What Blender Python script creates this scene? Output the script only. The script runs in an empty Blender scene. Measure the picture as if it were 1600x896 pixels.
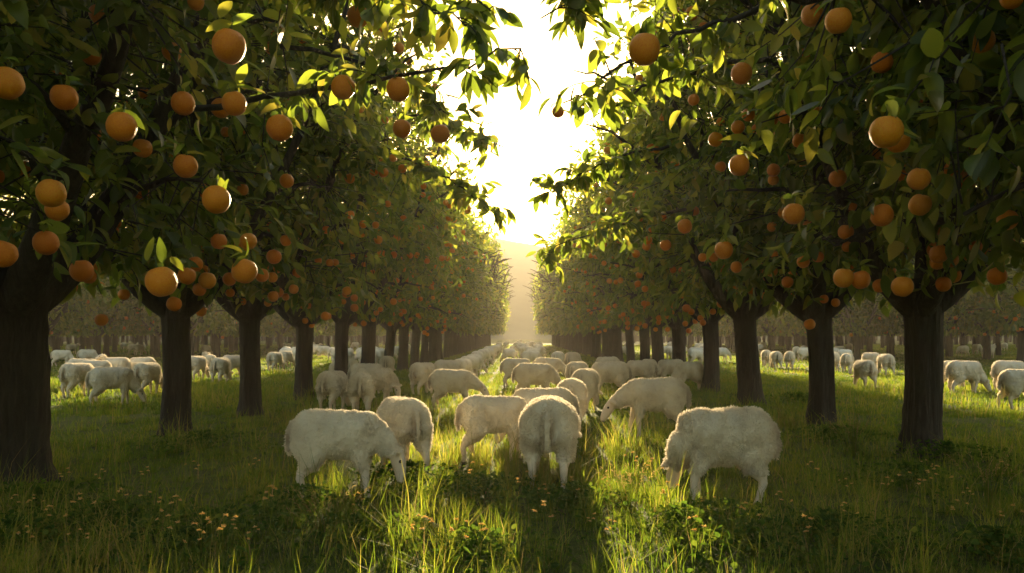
import bpy, bmesh, math, random
import numpy as np
from mathutils import Vector, Matrix, noise

R = math.radians
rng = np.random.default_rng(7)
random.seed(7)
SC = bpy.context.scene
COL = SC.collection

# ------------------------------------------------------------------ camera, sky, sun, exposure
F = 1244.0            # focal length in photo pixels (1600 wide)
VX, VY = 815.0, 525.0 # vanishing point of the rows
H = 1.48              # eye height
cam_d = bpy.data.cameras.new('camera')
cam = bpy.data.objects.new('camera', cam_d); COL.objects.link(cam)
cam.location = (0, 0, H); cam.rotation_euler = (R(90), 0, 0)
cam_d.sensor_width = 36; cam_d.lens = F/1600*36
cam_d.shift_x = -(VX-800)/1600; cam_d.shift_y = (VY-448)/1600
cam_d.clip_start = 0.05; cam_d.clip_end = 5000
SC.camera = cam

SUN_EL, SUN_AZ = 10.0, 0.0
world = bpy.data.worlds.new('World'); SC.world = world; world.use_nodes = True
wn = world.node_tree; bg = wn.nodes['Background']
sky = wn.nodes.new('ShaderNodeTexSky'); sky.sky_type = 'NISHITA'; sky.sun_disc = False
sky.sun_elevation = R(SUN_EL); sky.sun_rotation = R(SUN_AZ)
sky.air_density = 1.6; sky.dust_density = 3.5; sky.ozone_density = 1.0
wn.links.new(sky.outputs[0], bg.inputs[0]); bg.inputs[1].default_value = 0.07
sun_d = bpy.data.lights.new('sun', 'SUN'); sun_d.energy = 5.0; sun_d.angle = R(0.6); sun_d.color = (1.0, 0.77, 0.45)
sun = bpy.data.objects.new('sun', sun_d); COL.objects.link(sun)
sun.rotation_euler = (R(90-SUN_EL), 0, R(180-SUN_AZ))   # light travels towards -Y and down
sun.location = (0, 60, 40)
vs = SC.view_settings
vs.view_transform = 'Standard'; vs.look = 'None'; vs.exposure = 2.4; vs.gamma = 1.0; vs.use_curve_mapping = False
SC.display_settings.display_device = 'sRGB'
cy = SC.cycles
cy.max_bounces = 6; cy.diffuse_bounces = 3; cy.glossy_bounces = 2; cy.transmission_bounces = 4; cy.volume_bounces = 1
cy.transparent_max_bounces = 4; cy.caustics_reflective = False; cy.caustics_refractive = False
cy.sample_clamp_indirect = 4.0; cy.use_adaptive_sampling = True; cy.adaptive_threshold = 0.015
cy.use_denoising = True; cy.denoiser = 'OPENIMAGEDENOISE'

# ------------------------------------------------------------------ helpers
def tag(o, label=None, cat=None, group=None, kind=None):
    if label: o['label'] = label
    if cat: o['category'] = cat
    if group: o['group'] = group
    if kind: o['kind'] = kind
    return o

def mesh_obj(name, me, parent=None, loc=(0, 0, 0), rz=0.0, sc=1.0):
    o = bpy.data.objects.new(name, me); COL.objects.link(o)
    o.location = loc; o.rotation_euler = (0, 0, rz)
    o.scale = (sc, sc, sc) if not isinstance(sc, tuple) else sc
    if parent: o.parent = parent
    return o

def empty(name, loc, rz=0.0, sc=1.0):
    o = bpy.data.objects.new(name, None); COL.objects.link(o)
    o.location = loc; o.rotation_euler = (0, 0, rz); o.scale = (sc, sc, sc)
    o.empty_display_size = 0.2
    return o

def np_mesh(name, verts, faces_list, mats, mat_idx=None, smooth=True):
    """faces_list: list of (n,k) int arrays (k = 3 or 4)."""
    me = bpy.data.meshes.new(name)
    verts = np.asarray(verts, np.float32).reshape(-1, 3)
    me.vertices.add(len(verts)); me.vertices.foreach_set('co', verts.ravel())
    loops = np.concatenate([f.ravel() for f in faces_list]).astype(np.int32)
    sizes = np.concatenate([np.full(len(f), f.shape[1], np.int32) for f in faces_list])
    starts = np.concatenate([[0], np.cumsum(sizes)[:-1]]).astype(np.int32)
    me.loops.add(len(loops)); me.loops.foreach_set('vertex_index', loops)
    me.polygons.add(len(sizes)); me.polygons.foreach_set('loop_start', starts)
    me.polygons.foreach_set('loop_total', sizes)
    if mat_idx is not None: me.polygons.foreach_set('material_index', mat_idx.astype(np.int32))
    me.polygons.foreach_set('use_smooth', np.full(len(sizes), smooth, bool))
    for m in mats: me.materials.append(m)
    me.update(calc_edges=True)
    return me

def add_attr(me, name, data, domain='POINT'):
    a = me.attributes.new(name, 'FLOAT', domain); a.data.foreach_set('value', np.asarray(data, np.float32))

def G(px, py):
    """ground point under a photo pixel"""
    d = F*H/(py-VY); return ((px-VX)*d/F, d)

class Tubes:
    """collects tapered tubes into one mesh"""
    def __init__(s): s.v = []; s.f = []; s.n = 0
    def add(s, pts, rad, k=8, fl=None, cap=True):
        pts = np.asarray(pts, float); m = len(pts)
        tan = np.gradient(pts, axis=0); tan /= np.linalg.norm(tan, axis=1)[:, None]+1e-9
        ref = np.array([0, 0, 1.0]) if abs(tan[0][2]) < .8 else np.array([1.0, 0, 0])
        a = np.linspace(0, 2*np.pi, k, endpoint=False)
        u = np.cross(tan, ref); u /= np.linalg.norm(u, axis=1)[:, None]+1e-9
        w = np.cross(tan, u)
        rr = np.asarray(rad, float)[:, None]*np.ones((1, k))
        if fl is not None: rr = rr*fl
        V = pts[:, None, :]+rr[:, :, None]*(np.cos(a)[None, :, None]*u[:, None, :]+np.sin(a)[None, :, None]*w[:, None, :])
        s.v.append(V.reshape(-1, 3))
        i = np.arange(m-1)[:, None]*k+np.arange(k)[None, :]
        j = np.arange(m-1)[:, None]*k+(np.arange(k)+1)[None, :] % k
        s.f.append(np.stack([i, j, j+k, i+k], -1).reshape(-1, 4)+s.n)
        s.n += m*k
    def arrays(s): return np.concatenate(s.v), np.concatenate(s.f)

def bezier(p0, p1, p2, n):
    t = np.linspace(0, 1, n)[:, None]
    return (1-t)**2*np.array(p0)+2*t*(1-t)*np.array(p1)+t*t*np.array(p2)

# ------------------------------------------------------------------ materials
def mat(name):
    m = bpy.data.materials.new(name); m.use_nodes = True
    m.node_tree.nodes.clear(); nt = m.node_tree
    out = nt.nodes.new('ShaderNodeOutputMaterial')
    return m, nt, out
def N(nt, t, **kw):
    n = nt.nodes.new(t)
    for k, v in kw.items():
        if k.startswith('i_'): n.inputs[k[2:].replace('_', ' ')].default_value = v
        else: setattr(n, k, v)
    return n
def ramp(nt, stops):
    r = nt.nodes.new('ShaderNodeValToRGB'); e = r.color_ramp.elements
    while len(e) < len(stops): e.new(0.5)
    for el, (p, c) in zip(e, stops): el.position = p; el.color = (*c, 1)
    return r

def leaf_material(name, refl, trans, tf=0.5, rough=0.38, attr=None, spec=.35):
    m, nt, out = mat(name); L = nt.links.new
    if attr:
        src = N(nt, 'ShaderNodeAttribute', attribute_name=attr).outputs['Fac']
    else:
        src = N(nt, 'ShaderNodeNewGeometry').outputs['Random Per Island']
    a = ramp(nt, refl); b = ramp(nt, trans)
    L(src, a.inputs[0]); L(src, b.inputs[0])
    p = N(nt, 'ShaderNodeBsdfPrincipled', i_Roughness=rough)
    p.inputs['Specular IOR Level'].default_value = spec
    t = N(nt, 'ShaderNodeBsdfTranslucent')
    mx = N(nt, 'ShaderNodeMixShader'); mx.inputs[0].default_value = tf
    L(a.outputs[0], p.inputs['Base Color']); L(b.outputs[0], t.inputs['Color'])
    L(p.outputs[0], mx.inputs[1]); L(t.outputs[0], mx.inputs[2]); L(mx.outputs[0], out.inputs[0])
    return m
M_LEAF = leaf_material('orange_tree_leaf',
    [(0, (.030, .060, .012)), (.5, (.045, .085, .016)), (.85, (.07, .11, .02)), (1, (.12, .12, .03))],
    [(0, (.14, .22, .02)), (.5, (.28, .36, .03)), (.85, (.42, .44, .038)), (1, (.50, .42, .05))], 0.5)
M_GRASS = leaf_material('meadow_grass',
    [(0, (.024, .055, .008)), (.45, (.045, .085, .012)), (.75, (.085, .115, .016)), (.9, (.20, .16, .06)), (1, (.30, .22, .10))],
    [(0, (.10, .19, .012)), (.45, (.20, .30, .018)), (.75, (.36, .38, .028)), (.9, (.40, .30, .08)), (1, (.42, .30, .12))], 0.55, 0.6, 'tint', .15)
M_CLOVER = leaf_material('ground_cover_leaf',
    [(0, (.022, .055, .012)), (.6, (.04, .08, .016)), (1, (.07, .11, .02))],
    [(0, (.08, .16, .015)), (.6, (.14, .24, .02)), (1, (.24, .30, .03))], 0.4, 0.9, None, .0)

def bark_material():
    m, nt, out = mat('bark'); L = nt.links.new
    tc = N(nt, 'ShaderNodeTexCoord')
    mp = N(nt, 'ShaderNodeMapping'); mp.inputs['Scale'].default_value = (11, 11, 1.6)
    L(tc.outputs['Object'], mp.inputs[0])
    n1 = N(nt, 'ShaderNodeTexNoise', i_Scale=1.6, i_Detail=7.0, i_Roughness=.65)
    L(mp.outputs[0], n1.inputs['Vector'])
    vo = N(nt, 'ShaderNodeTexVoronoi', feature='DISTANCE_TO_EDGE', i_Scale=1.4); L(mp.outputs[0], vo.inputs['Vector'])
    n2 = N(nt, 'ShaderNodeTexNoise', i_Scale=2.2, i_Detail=3.0); L(tc.outputs['Object'], n2.inputs['Vector'])
    r = ramp(nt, [(.25, (.010, .0075, .005)), (.5, (.033, .024, .017)), (.75, (.075, .055, .040))])
    L(n1.outputs['Fac'], r.inputs[0])
    mx = N(nt, 'ShaderNodeMix', data_type='RGBA'); mx.inputs[0].default_value = .35
    r2 = ramp(nt, [(.4, (.024, .018, .012)), (.62, (.04, .042, .025))]); L(n2.outputs['Fac'], r2.inputs[0])
    L(r.outputs[0], mx.inputs[6]); L(r2.outputs[0], mx.inputs[7])
    ad = N(nt, 'ShaderNodeMath', operation='MULTIPLY_ADD'); ad.inputs[1].default_value = .8
    L(vo.outputs['Distance'], ad.inputs[0]); L(n1.outputs['Fac'], ad.inputs[2])
    b = N(nt, 'ShaderNodeBump', i_Strength=1.0, i_Distance=.06); L(ad.outputs[0], b.inputs['Height'])
    p = N(nt, 'ShaderNodeBsdfPrincipled', i_Roughness=.85)
    L(mx.outputs[2], p.inputs['Base Color']); L(b.outputs[0], p.inputs['Normal']); L(p.outputs[0], out.inputs[0])
    return m
M_BARK = bark_material()

def orange_material():
    m, nt, out = mat('orange_peel'); L = nt.links.new
    tc = N(nt, 'ShaderNodeTexCoord')
    n1 = N(nt, 'ShaderNodeTexNoise', i_Scale=9.0, i_Detail=3.0); L(tc.outputs['Object'], n1.inputs['Vector'])
    oi = N(nt, 'ShaderNodeObjectInfo')
    ad = N(nt, 'ShaderNodeMath', operation='MULTIPLY_ADD'); ad.inputs[1].default_value = .5
    L(oi.outputs['Random'], ad.inputs[0]); L(n1.outputs['Fac'], ad.inputs[2])
    r = ramp(nt, [(.35, (.62, .27, .014)), (.6, (.62, .21, .010)), (.95, (.56, .155, .008))]); L(ad.outputs[0], r.inputs[0])
    vo = N(nt, 'ShaderNodeTexVoronoi', i_Scale=85.0); L(tc.outputs['Object'], vo.inputs['Vector'])
    b = N(nt, 'ShaderNodeBump', i_Strength=.35, i_Distance=.004); L(vo.outputs['Distance'], b.inputs['Height'])
    p = N(nt, 'ShaderNodeBsdfPrincipled', i_Roughness=.45)
    p.inputs['Specular IOR Level'].default_value = 0.22
    L(r.outputs[0], p.inputs['Base Color']); L(b.outputs[0], p.inputs['Normal']); L(p.outputs[0], out.inputs[0])
    return m
M_ORANGE = orange_material()
def plain(name, col, rough=.7, var=.0, scale=8.0):
    m, nt, out = mat(name); L = nt.links.new
    p = N(nt, 'ShaderNodeBsdfPrincipled', i_Roughness=rough)
    tc = N(nt, 'ShaderNodeTexCoord'); n1 = N(nt, 'ShaderNodeTexNoise', i_Scale=scale, i_Detail=4.0); L(tc.outputs['Object'], n1.inputs['Vector'])
    r = ramp(nt, [(.3, tuple(c*(1-var) for c in col)), (.7, tuple(min(1, c*(1+var)) for c in col))])
    L(n1.outputs['Fac'], r.inputs[0]); L(r.outputs[0], p.inputs['Base Color']); L(p.outputs[0], out.inputs[0])
    return m
M_CALYX = plain('calyx_green', (.06, .10, .025), .7, .3, 30)
M_EYE = plain('sheep_eye', (.02, .014, .01), .15, .1)
M_PETAL = leaf_material('dried_flower',
    [(0, (.50, .27, .04)), (.5, (.58, .38, .09)), (1, (.62, .48, .22))], [(0, (.55, .30, .04)), (1, (.62, .46, .14))], .45, .7)

def wool_material(strand=False):
    m, nt, out = mat('wool_strand' if strand else 'sheep_wool'); L = nt.links.new
    tc = N(nt, 'ShaderNodeTexCoord')
    n1 = N(nt, 'ShaderNodeTexNoise', i_Scale=4.5, i_Detail=5.0, i_Roughness=.6); L(tc.outputs['Object'], n1.inputs['Vector'])
    r = ramp(nt, [(.26, (.58, .49, .35)), (.44, (.80, .72, .57)), (.72, (.90, .84, .71))]); L(n1.outputs['Fac'], r.inputs[0])
    st = N(nt, 'ShaderNodeAttribute', attribute_name='stain_tone')
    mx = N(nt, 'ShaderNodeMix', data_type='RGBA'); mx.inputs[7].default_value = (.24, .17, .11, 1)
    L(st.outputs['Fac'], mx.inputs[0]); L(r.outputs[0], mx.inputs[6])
    p = N(nt, 'ShaderNodeBsdfPrincipled', i_Roughness=.95); p.inputs['Specular IOR Level'].default_value = .1
    L(mx.outputs[2], p.inputs['Base Color'])
    if strand:
        t = N(nt, 'ShaderNodeBsdfTranslucent'); L(mx.outputs[2], t.inputs[0])
        ms = N(nt, 'ShaderNodeMixShader'); ms.inputs[0].default_value = .30
        L(p.outputs[0], ms.inputs[1]); L(t.outputs[0], ms.inputs[2]); L(ms.outputs[0], out.inputs[0])
    else:
        vw = None
        sk = N(nt, 'ShaderNodeAttribute', attribute_name='skin')
        n2 = N(nt, 'ShaderNodeTexNoise', i_Scale=38.0, i_Detail=4.0, i_Roughness=.7); L(tc.outputs['Object'], n2.inputs['Vector'])
        iv = N(nt, 'ShaderNodeMath', operation='SUBTRACT'); iv.inputs[0].default_value = 1.05; L(sk.outputs['Fac'], iv.inputs[1])
        b = N(nt, 'ShaderNodeBump', i_Distance=.02); L(n2.outputs['Fac'], b.inputs['Height']); L(iv.outputs[0], b.inputs['Strength'])
        sm = N(nt, 'ShaderNodeMix', data_type='RGBA'); sm.inputs[7].default_value = (.66, .53, .42, 1)
        fk = N(nt, 'ShaderNodeMath', operation='MULTIPLY'); fk.inputs[1].default_value = .75; L(sk.outputs['Fac'], fk.inputs[0])
        L(fk.outputs[0], sm.inputs[0]); L(mx.outputs[2], sm.inputs[6])
        dk = N(nt, 'ShaderNodeAttribute', attribute_name='dark')
        dm = N(nt, 'ShaderNodeMix', data_type='RGBA'); dm.inputs[7].default_value = (.06, .045, .035, 1)
        L(dk.outputs['Fac'], dm.inputs[0]); L(sm.outputs[2], dm.inputs[6]); L(dm.outputs[2], p.inputs['Base Color'])
        L(b.outputs[0], p.inputs['Normal']); L(p.outputs[0], out.inputs[0])
    return m
M_WOOL = wool_material(); M_STRAND = wool_material(True)

def ground_material():
    m, nt, out = mat('meadow_soil'); L = nt.links.new
    tc = N(nt, 'ShaderNodeTexCoord')
    n1 = N(nt, 'ShaderNodeTexNoise', i_Scale=.35, i_Detail=8.0, i_Roughness=.65); L(tc.outputs['Object'], n1.inputs['Vector'])
    n2 = N(nt, 'ShaderNodeTexNoise', i_Scale=9.0, i_Detail=6.0, i_Roughness=.7); L(tc.outputs['Object'], n2.inputs['Vector'])
    r1 = ramp(nt, [(.3, (.026, .050, .010)), (.5, (.05, .08, .014)), (.7, (.10, .115, .022))]); L(n1.outputs['Fac'], r1.inputs[0])
    r2 = ramp(nt, [(.35, (.03, .04, .012)), (.65, (.12, .15, .03))]); L(n2.outputs['Fac'], r2.inputs[0])
    mx = N(nt, 'ShaderNodeMix', data_type='RGBA'); mx.inputs[0].default_value = .45
    L(r1.outputs[0], mx.inputs[6]); L(r2.outputs[0], mx.inputs[7])
    b = N(nt, 'ShaderNodeBump', i_Strength=1.0, i_Distance=.08); L(n2.outputs['Fac'], b.inputs['Height'])
    p = N(nt, 'ShaderNodeBsdfPrincipled', i_Roughness=.95); p.inputs['Specular IOR Level'].default_value = .1
    L(mx.outputs[2], p.inputs['Base Color']); L(b.outputs[0], p.inputs['Normal']); L(p.outputs[0], out.inputs[0])
    return m
M_GROUND = ground_material()
M_HILL = plain('wooded_hill', (.05, .065, .03), .95, .35, .05)

# ------------------------------------------------------------------ ground, hill, haze
def gz(x, y):
    return .05*noise.noise((x*.45, y*.45, 3.1))+.03*noise.noise((x*1.3, y*1.3, 8.0)) if abs(x) < 60 and y < 120 else 0.0
xs = np.concatenate([np.linspace(-690, -40, 14), np.linspace(-36, 36, 145), np.linspace(40, 690, 14)])
ys = np.concatenate([np.linspace(-14, 0, 8), np.linspace(.5, 60, 120), np.linspace(65, 130, 14), np.linspace(150, 640, 15)])
X, Y = np.meshgrid(xs, ys)
Z = np.array([gz(a, b) for a, b in zip(X.ravel(), Y.ravel())])
nx, ny = len(xs), len(ys)
ii = (np.arange(ny-1)[:, None]*nx+np.arange(nx-1)[None, :]).ravel()
me = np_mesh('ground', np.stack([X.ravel(), Y.ravel(), Z], 1), [np.stack([ii, ii+1, ii+nx+1, ii+nx], 1)], [M_GROUND])
tag(mesh_obj('ground', me), 'grassy orchard floor under the trees and sheep', 'ground', kind='structure')

# hill far behind the avenue: a real ridge with depth
hx = np.linspace(-680, 680, 160); hy = np.linspace(330, 640, 34)
HX, HY = np.meshgrid(hx, hy)
def hillz(x, y):
    ridge = 44*math.exp(-((x+28)/95)**2)+26*math.exp(-((x-190)/120)**2)+30*math.exp(-((x+250)/130)**2)+16
    t = (y-330)/160.0
    prof = math.sin(min(max(t, 0), 1)*math.pi/2)**1.6 if t < 1 else max(0, 1-((y-490)/150)**2*.6)
    return ridge*prof+2.0*noise.noise((x*.03, y*.03, 0))*prof+1.0*noise.noise((x*.1, y*.1, 5))*prof-.6
HZ = np.array([hillz(a, b) for a, b in zip(HX.ravel(), HY.ravel())])
ii = (np.arange(33)[:, None]*160+np.arange(159)[None, :]).ravel()
me = np_mesh('hill', np.stack([HX.ravel(), HY.ravel(), HZ], 1), [np.stack([ii, ii+1, ii+161, ii+160], 1)], [M_HILL])
tag(mesh_obj('hill', me), 'hazy wooded hill at the far end of the avenue', 'hill', kind='structure')

HAZE_D, HAZE_G = 0.00045, 0.40
m, nt, out = mat('haze_air')
pv = N(nt, 'ShaderNodeVolumePrincipled'); pv.inputs['Density'].default_value = HAZE_D
pv.inputs['Color'].default_value = (1.0, .90, .74, 1); pv.inputs['Anisotropy'].default_value = HAZE_G
nt.links.new(pv.outputs[0], out.inputs['Volume'])
bm = bmesh.new(); bmesh.ops.create_cube(bm, size=1)
for v in bm.verts: v.co = ((v.co.x)*1400, 315+v.co.y*680, 30.5+v.co.z*67)   # z -3..64
me = bpy.data.meshes.new('haze'); bm.to_mesh(me); bm.free(); me.materials.append(m)
tag(mesh_obj('haze', me), 'golden morning haze filling the orchard', 'haze', kind='stuff')

# ------------------------------------------------------------------ leaves
def leaf_template(hi):
    if hi:
        st = [.12, .30, .50, .70, .88]; wd = [.30, .46, .50, .40, .20]
    else:
        st = [.30, .70]; wd = [.45, .40]
    v = [(0, 0, 0)]
    for t, w in zip(st, wd):
        z = -.28*t*t
        v += [(t, w, z+.16*w), (t, 0, z), (t, -w, z+.16*w)]
    v.append((1, 0, -.30)); n = len(st); tip = 3*n+1
    tri = [(0, 2, 1), (0, 3, 2)]; quad = []
    for i in range(n-1):
        a = 1+3*i
        quad += [(a, a+1, a+4, a+3), (a+1, a+2, a+5, a+4)]
    a = 1+3*(n-1); tri += [(a, a+1, tip), (a+1, a+2, tip)]
    return np.array(v), np.array(tri), np.array(quad)

def orient(dirs, r):
    """frames: x = leaf direction, z roughly up with random roll"""
    d = dirs/np.linalg.norm(dirs, axis=1)[:, None]
    up = np.array([0, 0, 1.0])+r.normal(0, .55, d.shape)
    y = np.cross(up, d); y /= np.linalg.norm(y, axis=1)[:, None]+1e-9
    z = np.cross(d, y)
    return d, y, z

def leaves_mesh(base, dirs, length, width, hi, r):
    V, T, Q = leaf_template(hi); n = len(base); k = len(V)
    x, y, z = orient(dirs, r)
    L = length[:, None, None]; W = width[:, None, None]
    cur = (1+r.normal(0, .6, n))[:, None, None]
    P = base[:, None, :]+x[:, None, :]*(V[None, :, 0:1]*L)+y[:, None, :]*(V[None, :, 1:2]*W)+z[:, None, :]*(V[None, :, 2:3]*L*cur)
    off = (np.arange(n)*k)[:, None, None]
    return P.reshape(-1, 3), (T[None]+off).reshape(-1, 3), (Q[None]+off).reshape(-1, 4)

# ------------------------------------------------------------------ orange trees
def fbm_radius(theta, ph):  # uneven crown outline
    return 1+.18*math.sin(2*theta+ph)+.12*math.sin(3*theta+2.1*ph)

def build_tree(seed, n_lump, n_clu, per, leaf_len, hi, trunk_r=.25, lean=(0, 0), fork=1.95, height=8.4, rad=3.3, k_trunk=28, clear=None, origin=None, bottom=2.15, xlim=None, xs=1, own=None):
    """returns (trunk mesh, crown mesh, candidate fruit spots). Local frame: trunk base at origin."""
    r = np.random.default_rng(seed)
    # --- trunk with flutes and a flared foot
    T = Tubes()
    nz = 22 if k_trunk > 12 else 8
    z = np.linspace(-.12, fork+.25, nz)
    pts = np.stack([lean[0]*.12*(z/fork)**2+.03*np.sin(z*1.7+seed), lean[1]*.12*(z/fork)**2+.03*np.cos(z*1.3+seed), z], 1)
    rad_z = trunk_r*(1.0+.38*np.exp(-np.clip(z, 0, 9)/.16)-.10*np.clip(z/fork, 0, 1)+.18*np.clip((z-fork*.72)/(fork*.28), 0, 1.4)**2)
    a = np.linspace(0, 2*np.pi, k_trunk, endpoint=False)
    fl = 1+.10*np.sin(3*a[None]+seed+z[:, None]*.6)+.08*np.sin(5*a[None]-seed*2+z[:, None]*1.1)+.05*np.sin(11*a[None]+2*np.sin(z[:, None]*1.5))+.02*r.normal(size=(nz, k_trunk))
    T.add(pts, rad_z, k_trunk, fl)
    top = pts[-2]
    limb_pts = []
    nl = 5
    for i in range(nl):
        th = 2*np.pi*(i+.3*r.random())/nl+seed
        rr = rad*(.55+.2*r.random()); hz = fork+(height-fork)*(.5+.25*r.random())
        p0 = top+np.array([.45*trunk_r*math.cos(th), .45*trunk_r*math.sin(th), -.28])
        p2 = np.array([rr*math.cos(th)+lean[0]*.7, rr*math.sin(th)+lean[1]*.7, hz])
        p1 = np.array([rr*.55*math.cos(th), rr*.55*math.sin(th), fork+.55])
        B = bezier(p0, p1, p2, 12); B += r.normal(0, .035, B.shape)*np.linspace(0, 1, 12)[:, None]
        T.add(B, np.linspace(trunk_r*.62, .035, 12), 10 if k_trunk > 12 else 5)
        limb_pts.append(B[3:])
        for j in range(4):
            s = B[4+2*j if 4+2*j < 12 else 11]
            th2 = th+r.normal(0, .9); up = r.uniform(-.25, .8)
            e = s+np.array([math.cos(th2)*1.4, math.sin(th2)*1.4, up*1.3])*r.uniform(.7, 1.15)
            mm = (s+e)/2+np.array([0, 0, .25])
            C = bezier(s, mm, e, 7); C += r.normal(0, .02, C.shape)
            T.add(C, np.linspace(.05, .014, 7), 6 if k_trunk > 12 else 4)
            limb_pts.append(C[1:])
    tv, tf = T.arrays()
    trunk = np_mesh('trunk', tv, [tf], [M_BARK])
    LP = np.concatenate(limb_pts)
    # --- crown: lumps -> clusters -> leaves
    cz = (height+bottom)/2+.1; up_r = height-cz; dn_r = cz-bottom
    lumps = []
    while len(lumps) < n_lump:
        d = r.normal(size=3); d /= np.linalg.norm(d)
        rr = r.uniform(.42, .93)**.8
        th = math.atan2(d[1], d[0]); fr = fbm_radius(th, seed)
        h = d[2]
        flat = rad*fr*(1.0 if h < 0 else 1-.18*h)
        p = np.array([d[0]*flat*rr+lean[0]*(.5+.5*h), d[1]*flat*rr+lean[1]*(.5+.5*h), cz+h*rr*(up_r if h > 0 else dn_r)])
        if p[2] < bottom+.1: continue
        lumps.append(p)
    for k in range(6):   # leafy skirt hiding the forks
        th = 2*np.pi*k/6+r.random(); q = r.uniform(.5, 1.7)
        lumps.append(np.array([q*math.cos(th), q*math.sin(th), bottom+r.uniform(.25, 1.0)]))
    lumps = np.array(lumps)
    idx = r.integers(0, len(lumps), n_clu)
    C = lumps[idx]+r.normal(0, 1, (n_clu, 3))*np.array([.48, .48, .36])
    C = C[C[:, 2] > bottom-.25*r.random(len(C))]
    if xlim is not None:   # the aisle side is kept clipped, a little more open low down
        hh = np.clip((C[:, 2]-bottom)/(height-bottom), 0, 1)
        lim = xlim[0]+(xlim[1]-xlim[0])*hh**2.5+.28*np.sin(C[:, 1]*2.6+seed)+.22*np.sin(C[:, 2]*3.1+seed*1.7)
        C = C[C[:, 0]*xs < lim]
    # nearest limb point for twig direction
    dmat = ((C[:, None, :]-LP[None, :, :])**2).sum(-1); nn = LP[dmat.argmin(1)]
    tw = C-nn; tl = np.linalg.norm(tw, axis=1)[:, None]+1e-6; tw /= tl
    out_d = C-np.array([0, 0, cz]); out_d /= np.linalg.norm(out_d, axis=1)[:, None]+1e-6
    axis = tw*.7+out_d*.6+r.normal(0, .45, C.shape)+np.array([0, 0, -.18]); axis /= np.linalg.norm(axis, axis=1)[:, None]
    sd = C-np.array([0, 0, cz]); sr = np.linalg.norm(sd/[rad, rad, up_r], axis=1)
    spots = (C+sd/np.linalg.norm(sd, axis=1)[:, None]*.32)[(sr > .74) | (C[:, 2] < bottom+.5)]
    n = len(C)
    ci = np.repeat(np.arange(n), per); t = np.tile(np.linspace(-.3, 1, per), n)
    base = C[ci]+axis[ci]*(t*leaf_len*1.5)[:, None]+r.normal(0, leaf_len*.10, (n*per, 3))
    dirs = axis[ci]*(.25+.6*np.clip(t, 0, 1))[:, None]+r.normal(0, .62, (n*per, 3))+np.array([0, 0, -.22])
    ln = leaf_len*r.uniform(.45, 1.25, n*per); wdt = ln*r.uniform(.38, .54, n*per)
    keep = base[:, 2] > bottom-.22
    if clear is not None and len(clear):
        o = np.array(origin); mid = base+dirs/np.linalg.norm(dirs, axis=1)[:, None]*ln[:, None]*.5+np.array([o[0], o[1], 0])-np.array([0, 0, H])
        for (q, rq) in clear:
            q = np.array(q)-np.array([0, 0, H]); dq = np.linalg.norm(q); u = q/dq
            al = mid@u; perp = np.linalg.norm(mid-al[:, None]*u, axis=1)
            keep &= ~((al < dq+rq*.6) & (al > .2) & (perp < rq*.32*al/dq) & (r.random(len(keep)) < .93))
    # keep a free bubble round the viewer's head height in the aisle
    if origin is not None:
        w = base+np.array([origin[0], origin[1], 0]); keep &= np.linalg.norm(w-np.array([0, 0, H]), axis=1) > 1.9
    base, dirs, ln, wdt = base[keep], dirs[keep], ln[keep], wdt[keep]
    if own:               # leaves on the fruit stalks
        ob = np.repeat(np.array(own), 4, 0)+np.array([0, 0, .11])+r.normal(0, .02, (len(own)*4, 3))
        od = r.normal(0, .7, ob.shape)+np.array([0, -.12, -.35]); ol = leaf_len*r.uniform(.4, .72, len(ob))
        base = np.concatenate([base, ob]); dirs = np.concatenate([dirs, od]); ln = np.concatenate([ln, ol]); wdt = np.concatenate([wdt, ol*.42])
    v, tri, quad = leaves_mesh(base, dirs, ln, wdt, hi, r)
    W = Tubes()
    for i in range(0, n, 1 if hi else 2):
        s = C[i]-tw[i]*min(tl[i, 0], .55)
        W.add(np.array([s, C[i]-axis[i]*.05, C[i]+axis[i]*leaf_len*1.4]), [.010, .007, .003], 3)
    wv, wf = W.arrays()
    nv = len(v)
    crown = np_mesh('crown', np.concatenate([v, wv]), [tri, quad, wf+nv], [M_LEAF, M_BARK],
                    np.concatenate([np.zeros(len(tri)+len(quad)), np.ones(len(wf))]))
    return trunk, crown, spots

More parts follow.
